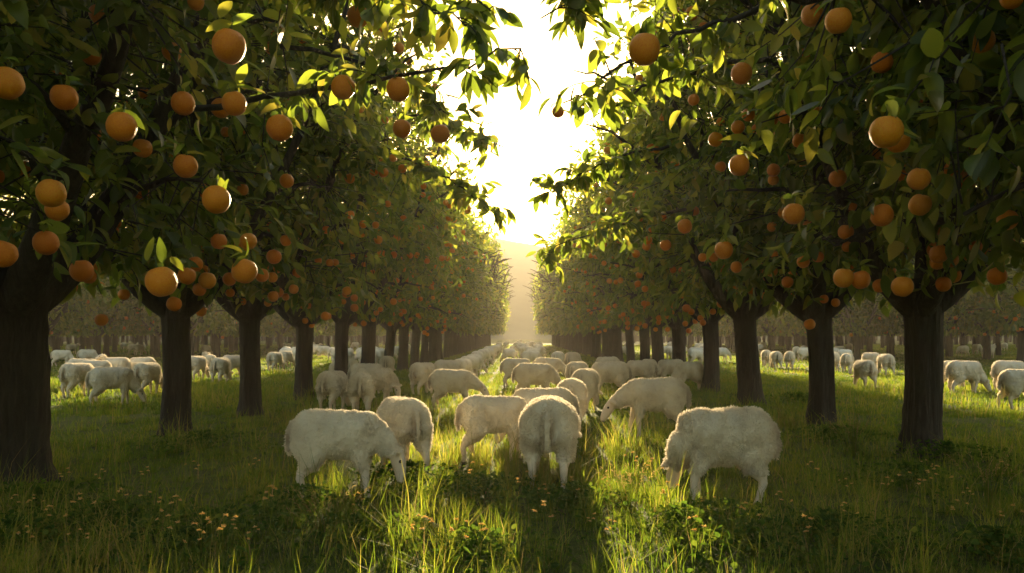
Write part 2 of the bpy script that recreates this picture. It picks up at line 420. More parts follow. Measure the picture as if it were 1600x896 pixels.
# oranges: three shapes (fruit with calyx button and short stalk)
def orange_mesh(seed, seg):
    bm = bmesh.new(); bmesh.ops.create_uvsphere(bm, u_segments=seg, v_segments=seg*2//3, radius=1)
    r = random.Random(seed); sx = r.uniform(.95, 1.0); sz = r.uniform(.92, 1.04)
    for v in bm.verts:
        c = v.co.copy(); d = 1+.025*noise.noise(c*1.6+Vector((seed, 0, 0)))
        d += .02*noise.noise(c*4+Vector((0, seed, 0)))
        if c.z > .85: d -= .10*(c.z-.85)/.15
        if c.z < -.9: d -= .04*(-c.z-.9)/.1
        v.co = Vector((c.x*d*sx, c.y*d, c.z*d*sz))
    nb = len(bm.faces)
    for g in range(5):
        th = g*2*math.pi/5
        a = bm.verts.new((.05*math.cos(th-.6), .05*math.sin(th-.6), .95*sz)); b = bm.verts.new((.05*math.cos(th+.6), .05*math.sin(th+.6), .95*sz))
        c = bm.verts.new((.22*math.cos(th), .22*math.sin(th), .93*sz)); bm.faces.new((a, c, b)).material_index = 1
    ring = []
    for zz, rr in ((.84, .05), (1.25, .035), (1.6, .03)):
        ring.append([bm.verts.new((rr*math.cos(q)+.06*(zz-.9), rr*math.sin(q), zz*sz)) for q in (0, 1.57, 3.14, 4.71)])
    for i in range(2):
        for j in range(4): bm.faces.new((ring[i][j], ring[i][(j+1) % 4], ring[i+1][(j+1) % 4], ring[i+1][j])).material_index = 1
    me = bpy.data.meshes.new('orange'); bm.to_mesh(me); bm.free()
    me.materials.append(M_ORANGE); me.materials.append(M_CALYX)
    me.polygons.foreach_set('use_smooth', np.ones(len(me.polygons), bool))
    return me
ORANGES_HI = [orange_mesh(i, 30) for i in range(3)]
ORANGES_LO = [orange_mesh(i+5, 14) for i in range(2)]

# the large fruit one can pick out in the photograph: pixel x, y, diameter
HERO = [(358, 70, 56), (10, 128, 52), (100, 150, 44), (286, 160, 38), (366, 160, 42), (190, 196, 50), (437, 198, 42), (290, 258, 38), (338, 310, 46),
        (80, 300, 48), (72, 378, 40), (4, 395, 44), (622, 138, 40), (536, 135, 40), (688, 210, 32), (628, 202, 32), (252, 438, 52), (292, 432, 30), (382, 422, 40),
        (342, 378, 26), (388, 378, 30), (428, 402, 24), (560, 24, 36), (232, 50, 24), (40, 265, 26), (176, 360, 20), (145, 210, 28),
        (1007, 66, 54), (1385, 195, 52), (1403, 212, 38), (1240, 326, 35), (1378, 328, 37), (1131, 384, 30), (1410, 440, 34), (1318, 427, 32), (1345, 430, 32),
        (1465, 404, 26), (1486, 405, 24), (1558, 424, 32), (1310, 22, 44), (1535, 55, 40), (1378, 90, 34), (1155, 250, 36), (1454, 235, 24), (1595, 300, 26),
        (872, 173, 22), (953, 170, 22), (1070, 352, 24), (1118, 212, 26), (1040, 382, 18), (1250, 218, 24), (1255, 408, 22), (1328, 320, 22)]
def hero_world(px, py, dia):
    d = .165*F/dia
    return np.array([(px-VX)*d/F, d, H+(VY-py)*d/F]), .081
LEFT_DEPTH = [3.6, 7.8, 11.9, 14.75, 18.4]
RIGHT_DEPTH = [2.2, 6.0, 9.85, 13.2, 17.2]
def row(depths, upto, step=3.7):
    d = list(depths)
    r = random.Random(len(d))
    while d[-1] < upto: d.append(d[-1]+step+r.uniform(-.25, .25))
    return d
LEFT = [(-5.0+(random.random()-.5)*.12, d) for d in row(LEFT_DEPTH, 124)]
RIGHT = [(4.95+(random.random()-.5)*.12, d) for d in row(RIGHT_DEPTH, 124)]
LEFT[1] = (-5.08, 7.8); LEFT[2] = (-5.2, 11.9)
hero = [hero_world(*h) for h in HERO]
owner = {}
NEAR_T = [('L', i) for i in range(4)]+[('R', i) for i in range(4)]
def tpos(k): return (LEFT if k[0] == 'L' else RIGHT)[k[1]]
for hi_, (q, rq) in enumerate(hero):
    side = 'L' if q[0] < .1 and HERO[hi_][0] < 800 else 'R'
    best = min([k for k in NEAR_T if k[0] == side], key=lambda k: (tpos(k)[0]-q[0])**2+(tpos(k)[1]-q[1])**2)
    owner.setdefault(best, []).append(hi_)

def add_oranges(tree, pts, radius, rs, hi, lo=.78, up=1.12):
    inv = 1.0/tree.scale[0]
    c, s = math.cos(-tree.rotation_euler[2]), math.sin(-tree.rotation_euler[2])
    for p in pts:
        me = rs.choice(ORANGES_HI if hi else ORANGES_LO)
        o = bpy.data.objects.new('orange', me); COL.objects.link(o); o.parent = tree
        o.location = p; q = radius*rs.uniform(lo, up)*inv; o.scale = (q, q, q)
        o.rotation_euler = (rs.uniform(-.35, .35), rs.uniform(-.35, .35), rs.uniform(0, 6.28))

ORD = ['first', 'second', 'third', 'fourth', 'fifth', 'sixth', 'seventh', 'eighth', 'ninth', 'tenth', 'eleventh', 'twelfth']
MID = [build_tree(40+i, 50, 900, 8, .25, False, trunk_r=.185+.01*i, rad=3.45, height=8.8, k_trunk=24, lean=(.1, 0), bottom=2.2, xlim=(2.55, 2.9)) for i in range(5)]
MID2 = [build_tree(60+i, 50, 900, 8, .25, False, trunk_r=.195, rad=3.45, height=9.0, k_trunk=24, lean=(.2, 0), bottom=2.15, xlim=(2.5, 3.35)) for i in range(3)]
FAR = [build_tree(70+i, 44, 560, 6, .34, False, trunk_r=.18, rad=3.4, height=8.4, k_trunk=9, lean=(.1, 0), bottom=1.75, xlim=(1.75, 2.45)) for i in range(4)]
OUT = [build_tree(90+i, 48, 950, 6, .34, False, trunk_r=.2, rad=3.5, height=8.4, k_trunk=9, bottom=1.9) for i in range(3)]

def tree_label(side, i):
    n = {'L': 'left', 'R': 'right'}[side]
    hidden = 1 if side == 'L' else 2          # trunks outside the frame
    if i < hidden:
        if side == 'L': return 'dark leafy orange tree overhanging the upper left corner, its trunk out of sight', None
        return ['orange tree nearest the viewer on the right, only overhanging leaves in sight', 'dark orange tree with hanging fruit over the upper right corner, trunk out of sight'][i], None
    k = i-hidden
    if k < 10:
        look = {('L', 0): 'orange tree with a very thick furrowed trunk', ('L', 1): 'orange tree with a grooved trunk forking to the right', ('R', 0): 'orange tree with a stout trunk, limb reaching left', ('R', 1): 'orange tree with a trunk forked wide into a Y'}.get((side, k), 'orange tree with a dark straight trunk')
        return f'{look}, {ORD[k]} trunk in the {n} row', None
    return f'orange tree in the hazy far stretch of the {n} row', f'orange trees in the far stretch of the {n} row'

def bough(ctrl, seed, leaf_len, n_tw, hang=.5):
    r = np.random.default_rng(seed); T = Tubes(); ctrl = np.array(ctrl, float)
    c = bezier(ctrl[0], ctrl[1], ctrl[2], 16); c[1:-1] += r.normal(0, .018, (14, 3))
    T.add(c, np.linspace(.028, .005, 16), 7)
    B = []; D = []
    for k in range(n_tw):
        t = r.uniform(.25, 1); i = min(14, int(t*15)); p = c[i]+(c[i+1]-c[i])*(t*15-i)
        d = np.array([r.normal()*.7, r.normal()*.7, r.uniform(-hang, .45)]); ln = r.uniform(.10, .34)*leaf_len/.17
        e = p+d/np.linalg.norm(d)*ln
        tw = bezier(p, (p+e)/2+np.array([0, 0, .05]), e+np.array([0, 0, -.04]), 5); T.add(tw, np.linspace(.006, .002, 5), 4)
        for q in np.linspace(.35, 1, 6):
            j = min(3, int(q*4)); b = tw[j]+(tw[j+1]-tw[j])*(q*4-j)
            B.append(b); D.append((tw[4]-tw[0])/ln*.6+r.normal(0, .55, 3)+np.array([0, 0, -.55]))
    B = np.array(B); D = np.array(D); L_ = leaf_len*r.uniform(.65, 1.2, len(B))
    v, f = T.arrays(); lv, lt, lq = leaves_mesh(B, D, L_, L_*r.uniform(.38, .52, len(B)), True, r)
    return np_mesh('branch', np.concatenate([v, lv]), [f, lt+len(v), lq+len(v)], [M_BARK, M_LEAF], np.concatenate([np.zeros(len(f)), np.ones(len(lt)+len(lq))]))
BOUGHS = {('L', 1): [([(-2.7, 6.4, 3.3), (-1.2, 5.2, 3.05), (.0, 5.0, 3.28)], 20, .16), ([(-2.4, 6.0, 4.6), (-1.0, 5.4, 4.2), (-.2, 5.2, 3.6)], 34, .16), ([(-2.4, 6.2, 4.2), (-1.1, 5.2, 3.9), (-.35, 5.0, 3.42)], 34, .17), ([(-2.6, 8.6, 4.6), (-1.3, 8.4, 4.4), (-.75, 8.2, 3.75)], 24, .18)],
          ('R', 1): [([(2.4, 6.0, 4.1), (1.2, 5.3, 3.7), (.26, 5.0, 2.98)], 20, .16), ([(2.0, 5.8, 4.6), (1.0, 5.2, 4.1), (.12, 5.1, 3.55)], 34, .16), ([(2.5, 8.0, 4.3), (1.4, 7.6, 4.1), (.6, 7.4, 3.5)], 24, .18)],
          ('R', 3): [([(2.6, 12.6, 3.5), (1.4, 12.2, 3.3), (.25, 12.0, 2.72)], 34, .22), ([(2.4, 13.0, 4.6), (1.4, 12.6, 4.4), (.45, 12.4, 3.7)], 36, .22)],
          ('L', 3): [([(-2.5, 14.5, 4.8), (-1.3, 14.3, 4.5), (-.45, 14.0, 3.6)], 40, .24), ([(-2.3, 14.8, 5.6), (-1.3, 14.3, 5.5), (-.5, 14.0, 4.8)], 36, .24)]}
def plant_row(row_, side):
    for i, (x, d) in enumerate(row_):
        rs = random.Random(1000*(side == 'R')+i)
        lab, grp = tree_label(side, i)
        inward = 1 if side == 'L' else -1
        if (side, i) in NEAR_T:
            mine = [hero[h] for h in owner.get((side, i), [])]
            allclear = [hero[h] for k, v in owner.items() if k[0] == side for h in v]
            tr = {("L", 1): .34, ('L', 2): .19, ('R', 2): .215, ('R', 3): .205}.get((side, i), .185)
            t_, c_, spots = build_tree(300+i*7+(50 if side == 'R' else 0), 58, 1500, 8, .225, True, trunk_r=tr, lean=(inward*.4, -.1), rad=3.4, height=8.8, bottom=2.25, xs=inward, xlim=((2.8, 4.6) if i < 2 else (2.6, 3.8)),
                                       k_trunk=40, clear=allclear, origin=(x, d), own=[(q[0]-x, q[1]-d, q[2]) for q, rq in mine])
            tree = empty('orange_tree', (x, d, gz(x, d)-.02))
            mesh_obj('trunk', t_, tree); mesh_obj('crown', c_, tree)
            for bi, (ctl, ntw, ll) in enumerate(BOUGHS.get((side, i), [])):
                mesh_obj('branch', bough([(a-x, b-d, c_z) for a, b, c_z in ctl], 500+i*9+bi+(side == 'R')*40, ll, ntw), tree)
            for q, rq in mine:
                add_oranges(tree, [(q[0]-x, q[1]-d, q[2])], rq, rs, True, .88, .99)
            P = spots[np.argsort(rng.random(len(spots)))]
            P = P[(P[:, 2] < 6.8)]
            w = P+np.array([x, d, 0])
            P = P[(w[:, 1] > 4.2) & (P[:, 0]*inward > -1.2)][:60]
            add_oranges(tree, [tuple(p+np.array([0, 0, -.12])) for p in P], .08, rs, True)
        elif d < 44:
            t_, c_, spots = MID[(i*3+(side == 'R')) % 5] if d < 27 else MID2[(i+(side == 'R')) % 3]
            tree = empty('orange_tree', (x, d, -.02), (0 if side == 'L' else math.pi)+rs.uniform(-.15, .15), rs.uniform(.96, 1.06))
            mesh_obj('trunk', t_, tree); mesh_obj('crown', c_, tree)
            P = spots[np.argsort(np.random.default_rng(i*5+(side == 'R')).random(len(spots)))]
            P = P[(P[:, 2] < 6.0) & (P[:, 0] > -.6)][:(50 if d < 26 else 24)]
            add_oranges(tree, [tuple(p+np.array([0, 0, -.12])) for p in P], .085, rs, d < 20)
        else:
            t_, c_, spots = MID[(i*3+(side == 'R')) % 5] if d < 50 else FAR[(i*3+(side == 'R')) % 4]
            tree = empty('orange_tree', (x, d, -.02), (0 if side == 'L' else math.pi)+rs.uniform(-.12, .12), rs.uniform(.95, 1.05)*min(1.3, 1.05+max(0, d-44)*.012))
            mesh_obj('trunk', t_, tree); mesh_obj('crown', c_, tree)
        tree.rotation_euler[0] = rs.uniform(-.035, .035); tree.rotation_euler[1] = rs.uniform(-.035, .035) if (side, i) not in NEAR_T else 0
        if (side, i) in NEAR_T: tree.rotation_euler[0] = 0
        tag(tree, lab, 'orange tree', grp)
plant_row(LEFT, 'L'); plant_row(RIGHT, 'R')

# outer rows beyond the two side meadows
for side, sg in (('left', -1), ('right', 1)):
    rs = random.Random(5 if sg < 0 else 6)
    n = 0
    for lat, d0, d1, st in ((19.5, 47, 125, 5.4), (24.5, 40, 125, 5.6), (29.0, 43, 130, 6.0), (36.0, 52, 140, 6.4), (44, 62, 150, 7.0), (52, 74, 160, 7.5), (61, 88, 170, 8), (72, 104, 190, 9), (84, 122, 200, 10)):
        d = d0
        while d < d1:
            x = sg*(lat+rs.uniform(-.9, .9)); yy = d+rs.uniform(-.8, .8)
            t_, c_, spots = OUT[n % 3]
            tree = empty('orange_tree', (x, yy, -.03), rs.uniform(0, 6.28), rs.uniform(.92, 1.1))
            mesh_obj('trunk', t_, tree); mesh_obj('crown', c_, tree)
            if d < 58:
                P = spots[np.argsort(np.random.default_rng(n).random(len(spots)))]; P = P[P[:, 2] < 5.0][:14]
                add_oranges(tree, [tuple(p+np.array([0, 0, -.1])) for p in P], .10, rs, False)
            tag(tree, f'orange tree with a slim dark trunk in the rows beyond the {side} meadow', 'orange tree', f'orange trees beyond the {side} meadow')
            n += 1; d += st

def far_orchard(r):
    V = []; Q = []; MI = []; n0 = 0
    T = Tubes()
    for sg in (-1, 1):
        for yy in np.arange(112, 300, 7.5):
            for xx in np.arange(16, 28+yy*.62, 7.0):
                if abs(xx) < 21 and yy < 128: continue
                x = sg*xx+r.normal(0, .7); y = yy+r.normal(0, .7); h = r.uniform(7.2, 9.2)
                T.add([(x, y, -.1), (x+r.normal(0, .1), y, 1.4), (x, y, 3)], [.26, .22, .3], 6)
                n = 90; d = r.normal(size=(n, 3)); d /= np.linalg.norm(d, axis=1)[:, None]; q = r.uniform(.55, 1, n)[:, None]
                c = d*q*np.array([3.4, 3.4, (h-2.3)/2])+np.array([x, y, (h+2.3)/2])
                a = r.normal(size=(n, 3)); a /= np.linalg.norm(a, axis=1)[:, None]; b = np.cross(a, d); b /= np.linalg.norm(b, axis=1)[:, None]+1e-9
                w = r.uniform(.3, .75, n)[:, None]
                V.append(np.stack([c-a*w, c-b*w*.6, c+a*w, c+b*w*.6], 1).reshape(-1, 3)); Q.append(np.arange(n*4).reshape(n, 4)+n0); n0 += n*4
    tv, tf = T.arrays(); V = np.concatenate(V); Q = np.concatenate(Q)
    return np_mesh('distant_orchard', np.concatenate([V, tv]), [Q, tf+len(V)], [M_LEAF, M_BARK], np.concatenate([np.zeros(len(Q)), np.ones(len(tf))]))
tag(mesh_obj('distant_orchard', far_orchard(np.random.default_rng(77))), 'dark mass of far orchard trees beyond the meadows', 'distant orchard', kind='stuff')

# ------------------------------------------------------------------ sheep
def ring_tube(bm, pts, radii, k=14):
    """closed loft; radii: list of (lateral, vertical) pairs"""
    pts = [Vector(p) for p in pts]; rings = []
    for i, p in enumerate(pts):
        t = (pts[min(i+1, len(pts)-1)]-pts[max(i-1, 0)]).normalized()
        side = Vector((0, 1, 0)) if abs(t.y) < .75 else Vector((-1, 0, 0))
        side = (side-t*side.dot(t)).normalized(); upv = t.cross(side)
        ra, rb = radii[i] if isinstance(radii[i], tuple) else (radii[i], radii[i])
        rings.append([bm.verts.new(p+side*ra*math.cos(a)+upv*rb*math.sin(a)) for a in [2*math.pi*j/k for j in range(k)]])
    for a, b in zip(rings[:-1], rings[1:]):
        for j in range(k): bm.faces.new((a[j], a[(j+1) % k], b[(j+1) % k], b[j]))
    bm.faces.new(list(reversed(rings[0]))); bm.faces.new(rings[-1])

def build_sheep(name, head='graze', yaw=0.0, stride=0, fat=1.0, strands=14000, voxel=.0115, seed=0, shag=1.0):
    bm = bmesh.new()
    B = [(-.455, .63, .05, .07), (-.43, .625, .13, .145), (-.37, .615, .185, .195), (-.26, .605, .212, .212), (-.10, .592, .225, .218), (.06, .585, .228, .220), (.20, .592, .216, .212), (.30, .605, .18, .198), (.37, .61, .125, .16), (.41, .61, .06, .085)]
    ring_tube(bm, [(x, 0, z) for x, z, a, b in B], [(a*fat, b*(.5+.5*fat)) for x, z, a, b in B], 24)
    # neck and head in a plane that is then turned by yaw about the shoulder
    if head == 'graze':
        nk = [(.22, .62), (.36, .59), (.46, .51), (.535, .415)]; hd = [(.52, .46), (.565, .405), (.59, .33), (.605, .24), (.612, .165), (.605, .13)]
    elif head == 'reach':
        nk = [(.22, .60), (.38, .58), (.50, .52), (.59, .455)]; hd = [(.56, .50), (.615, .455), (.665, .39), (.715, .31), (.75, .245), (.752, .215)]
    elif head == 'low':
        nk = [(.22, .58), (.36, .50), (.46, .39), (.52, .30)]; hd = [(.51, .34), (.55, .29), (.59, .22), (.63, .14), (.655, .085), (.65, .06)]
    else:  # up
        nk = [(.20, .62), (.34, .66), (.43, .74), (.475, .82)]; hd = [(.44, .86), (.50, .85), (.57, .825), (.64, .785), (.695, .755), (.71, .735)]
    piv = Vector((.30, 0, 0))
    def turn(p, w=1.0):
        v = Vector(p)-piv; v.rotate(Matrix.Rotation(yaw*w, 3, 'Z')); return v+piv
    nw = [.0, .45, .85, 1.0]
    ring_tube(bm, [turn((x, 0, z), w) for (x, z), w in zip(nk, nw)], [(.155*fat, .175), (.125, .145), (.09, .11), (.070, .085)], 16)
    ring_tube(bm, [turn((x, 0, z)) for x, z in hd], [(.035, .04), (.072, .078), (.066, .075), (.053, .060), (.044, .046), (.022, .026)], 16)
    hv = [Vector((x, 0, z)) for x, z in hd]
    ax = (hv[4]-hv[1]).normalized(); upn = Vector((-ax.z, 0, ax.x)); upn = upn if upn.x+upn.z > 0 else -upn
    ear_roots = []
    for s in (-1, 1):
        e0 = hv[1]+upn*.035+Vector((0, s*.055, 0))-ax*.01
        e1 = e0+Vector((0, s*.045, 0))-upn*.012-ax*.02; e2 = e0+Vector((0, s*.095, -.01))-upn*.045-ax*.03; e3 = e2+Vector((0, s*.025, -.012))-upn*.02-ax*.01
        ring_tube(bm, [turn(p) for p in (e0, e1, e2, e3)], [(.016, .016), (.022, .028), (.020, .026), (.008, .008)], 8)
        ear_roots.append(turn(e2))
    sw = {0: (0, 0, 0, 0), 1: (.05, -.05, .06, -.05), 2: (-.07, .06, -.05, .08), 3: (.10, -.02, -.02, .05)}[stride]
    for i, s in enumerate((-1, 1)):
        dx = sw[i]; yb = s*.115*fat
        ring_tube(bm, [(.22, yb, .50), (.235+dx*.15, yb*1.02, .37), (.25+dx*.45, yb, .27), (.255+dx*.6, yb, .215), (.25+dx*.85, yb, .10), (.255+dx*.95, yb, .045), (.27+dx, yb, .0)],
                  [(.07, .11), (.058, .075), (.041, .048), (.037, .040), (.027, .029), (.030, .032), (.036, .042)], 12)
        dx = sw[2+i]; yb = s*.125*fat
        ring_tube(bm, [(-.27, yb*.9, .55), (-.245+dx*.1, yb*1.05, .42), (-.285+dx*.3, yb*1.05, .33), (-.375+dx*.55, yb, .245), (-.395+dx*.65, yb, .205), (-.375+dx*.85, yb, .10), (-.37+dx*.95, yb, .045), (-.355+dx, yb, .0)],
                  [(.12, .19), (.10, .15), (.072, .09), (.042, .05), (.038, .042), (.028, .031), (.030, .033), (.036, .042)], 12)
    ring_tube(bm, [(-.41, 0, .72), (-.465, 0, .68), (-.50, .005, .58), (-.505, .01, .47), (-.495, .01, .40)], [(.03, .03), (.042, .034), (.046, .034), (.036, .028), (.012, .012)], 10)
    tmp = bpy.data.meshes.new('tmp'); bm.normal_update(); bm.to_mesh(tmp); bm.free()
    to = bpy.data.objects.new('tmp', tmp); COL.objects.link(to)
    md = to.modifiers.new('r', 'REMESH'); md.mode = 'VOXEL'; md.voxel_size = voxel
    ms = to.modifiers.new('s', 'SMOOTH'); ms.factor = .5; ms.iterations = 5
    dg = bpy.context.evaluated_depsgraph_get(); me = bpy.data.meshes.new_from_object(to.evaluated_get(dg))
    bpy.data.objects.remove(to); bpy.data.meshes.remove(tmp)
    me.name = name
    nvt = len(me.vertices)
    co = np.empty(nvt*3, np.float32); me.vertices.foreach_get('co', co); co = co.reshape(-1, 3)
    no = np.empty(nvt*3, np.float32); me.vertices.foreach_get('normal', no); no = no.reshape(-1, 3)
    # skin mask: head beyond the poll and legs under the fleece line
    hp = [turn(p) for p in hv]; h0 = np.array(hp[1]); hax = np.array((hp[4]-hp[1]).normalized())
    rel = co-h0; al = rel@hax; dist = np.linalg.norm(rel-al[:, None]*hax, axis=1)
    face = np.clip((al+.035)/.04, 0, 1)*(dist < .19)*(al < .4)
    leg = np.clip((.30-co[:, 2])/.05, 0, 1)*(dist > .12)
    leg *= (np.abs(co[:, 1]) > .045) | (co[:, 2] < .2)
    skin = np.maximum(face, leg)
    wool = 1-skin
    d = np.array([.013*noise.noise((v[0]*6+seed, v[1]*6, v[2]*6))+.008*noise.noise((v[0]*12+seed, v[1]*12, v[2]*9))+.008*noise.noise((v[0]*21, v[1]*21+seed, v[2]*21))+.008*noise.noise((v[0]*40, v[1]*40, v[2]*26+seed)) for v in co.tolist()])
    co += no*(d*wool*(.85 if shag <= 1 else shag*.8)+.003*wool)[:, None]
    me.vertices.foreach_set('co', co.ravel())
    st = np.exp(-((co[:, 1]/.075)**2+((co[:, 2]-.50)/.17)**2))*(co[:, 0] < -.38)*.7*(np.clip((-.40-co[:, 0])/.03, 0, 1))*(np.abs(co[:, 1]) > .02)
    st += .35*np.clip((.40-co[:, 2])/.08, 0, 1)*wool*(no[:, 2] < -.3)  # wool toned darker low on the belly where it faces down
    st += .32*np.clip((.22-co[:, 2])/.12, 0, 1)*(dist > .12)+.16*np.clip(np.array([noise.noise((v[0]*5+seed, v[1]*5, v[2]*4)) for v in co.tolist()])*2.2, 0, 1)*wool
    st = np.clip(st*(1+.6*np.array([noise.noise((v[0]*14, v[1]*14, v[2]*14)) for v in co.tolist()])), 0, .8)
    dark = ((co[:, 2] < .035)*.9).astype(float)
    tipd = np.linalg.norm(co-np.array(hp[5]), axis=1); dark = np.maximum(dark, np.clip((.045-tipd)/.025, 0, .75))
    add_attr(me, 'skin', skin); add_attr(me, 'stain_tone', st); add_attr(me, 'dark', dark)
    me.materials.clear(); me.materials.append(M_WOOL)
    me.polygons.foreach_set('use_smooth', np.ones(len(me.polygons), bool)); me.update()
    # fleece strands
    fl = None
    if strands:
        r = np.random.default_rng(seed)
        cand = np.flatnonzero(wool > .6); pick = r.choice(cand, strands)
        b = co[pick]+r.normal(0, .004, (strands, 3)); n0 = no[pick]
        drift = np.array([-.35, 0, -.55])+r.normal(0, .35, (strands, 3))
        curl = np.stack([np.sin(b[:, 1]*40+b[:, 2]*31), np.cos(b[:, 0]*37+b[:, 2]*23), np.sin(b[:, 0]*43)], 1)*.45
        L = r.uniform(.008, .017, strands)[:, None]*shag
        p1 = b+(n0*.9+.35*drift+.3*curl)*L*.6; p2 = p1+(n0*.5+.8*drift+.7*curl)*L*.55
        sd = np.cross(n0, r.normal(size=(strands, 3))); sd /= np.linalg.norm(sd, axis=1)[:, None]+1e-9
        w = .0034
        V = np.stack([b-sd*w-n0*.004, b+sd*w-n0*.004, p1+sd*w*.7, p1-sd*w*.7, p2], 1).reshape(-1, 3)
        o = (np.arange(strands)*5)[:, None]
        fl = np_mesh('fleece', V, [o+np.array([[0, 1, 2, 3]]), o+np.array([[3, 2, 4]])], [M_STRAND])
        add_attr(fl, 'stain_tone', np.repeat(st[pick], 5))
    # eyes
    eyes = []
    for s in (-1, 1):
        e = hv[2]+upn*.022-ax*.012+Vector((0, s*.058, 0)); eyes.append(turn(e))
    return me, fl, eyes

def eye_mesh():
    bm = bmesh.new(); bmesh.ops.create_uvsphere(bm, u_segments=12, v_segments=8, radius=.016)
    me = bpy.data.meshes.new('eye'); bm.to_mesh(me); bm.free(); me.materials.append(M_EYE)
    me.polygons.foreach_set('use_smooth', np.ones(len(me.polygons), bool)); return me
EYE = eye_mesh()
SH = {
    'graze': build_sheep('sheep', 'graze', R(4), 1, 1.0, 26000, seed=1),
    'reach': build_sheep('sheep', 'reach', R(0), 3, .96, 22000, seed=2),
    'right': build_sheep('sheep', 'graze', R(-42), 2, 1.16, 30000, seed=3, shag=1.3),
    'left': build_sheep('sheep', 'low', R(40), 0, 1.04, 20000, seed=4),
    'away': build_sheep('sheep', 'low', R(-72), 2, 1.14, 34000, seed=5, shag=1.6),
    'low': build_sheep('sheep', 'low', R(-8), 2, 1.0, 20000, seed=6),
    'up': build_sheep('sheep', 'up', R(25), 0, 1.0, 16000, seed=7),
}
SHF = {k: build_sheep('sheep', a, R(y), s, 1.04, 0, voxel=.024, seed=20+i) for i, (k, a, y, s) in enumerate((('graze', 'graze', 10, 1), ('low', 'low', -25, 2), ('left', 'low', 35, 0), ('up', 'up', -20, 0)))}

def add_sheep(px, py, head, var, sc, label, group=None, fleece=True, far=False):
    x, d = G(px, py)
    me, fl, eyes = (SHF if far else SH)[var]
    o = mesh_obj('sheep', me, None, (x, d, gz(x, d)-.015), R(head), (sc*.93, sc, sc))
    tag(o, label, 'sheep', group)
    if fl and fleece: mesh_obj('fleece', fl, o)
    if not far:
        for e in eyes: mesh_obj('eye', EYE, o, e)
    return o

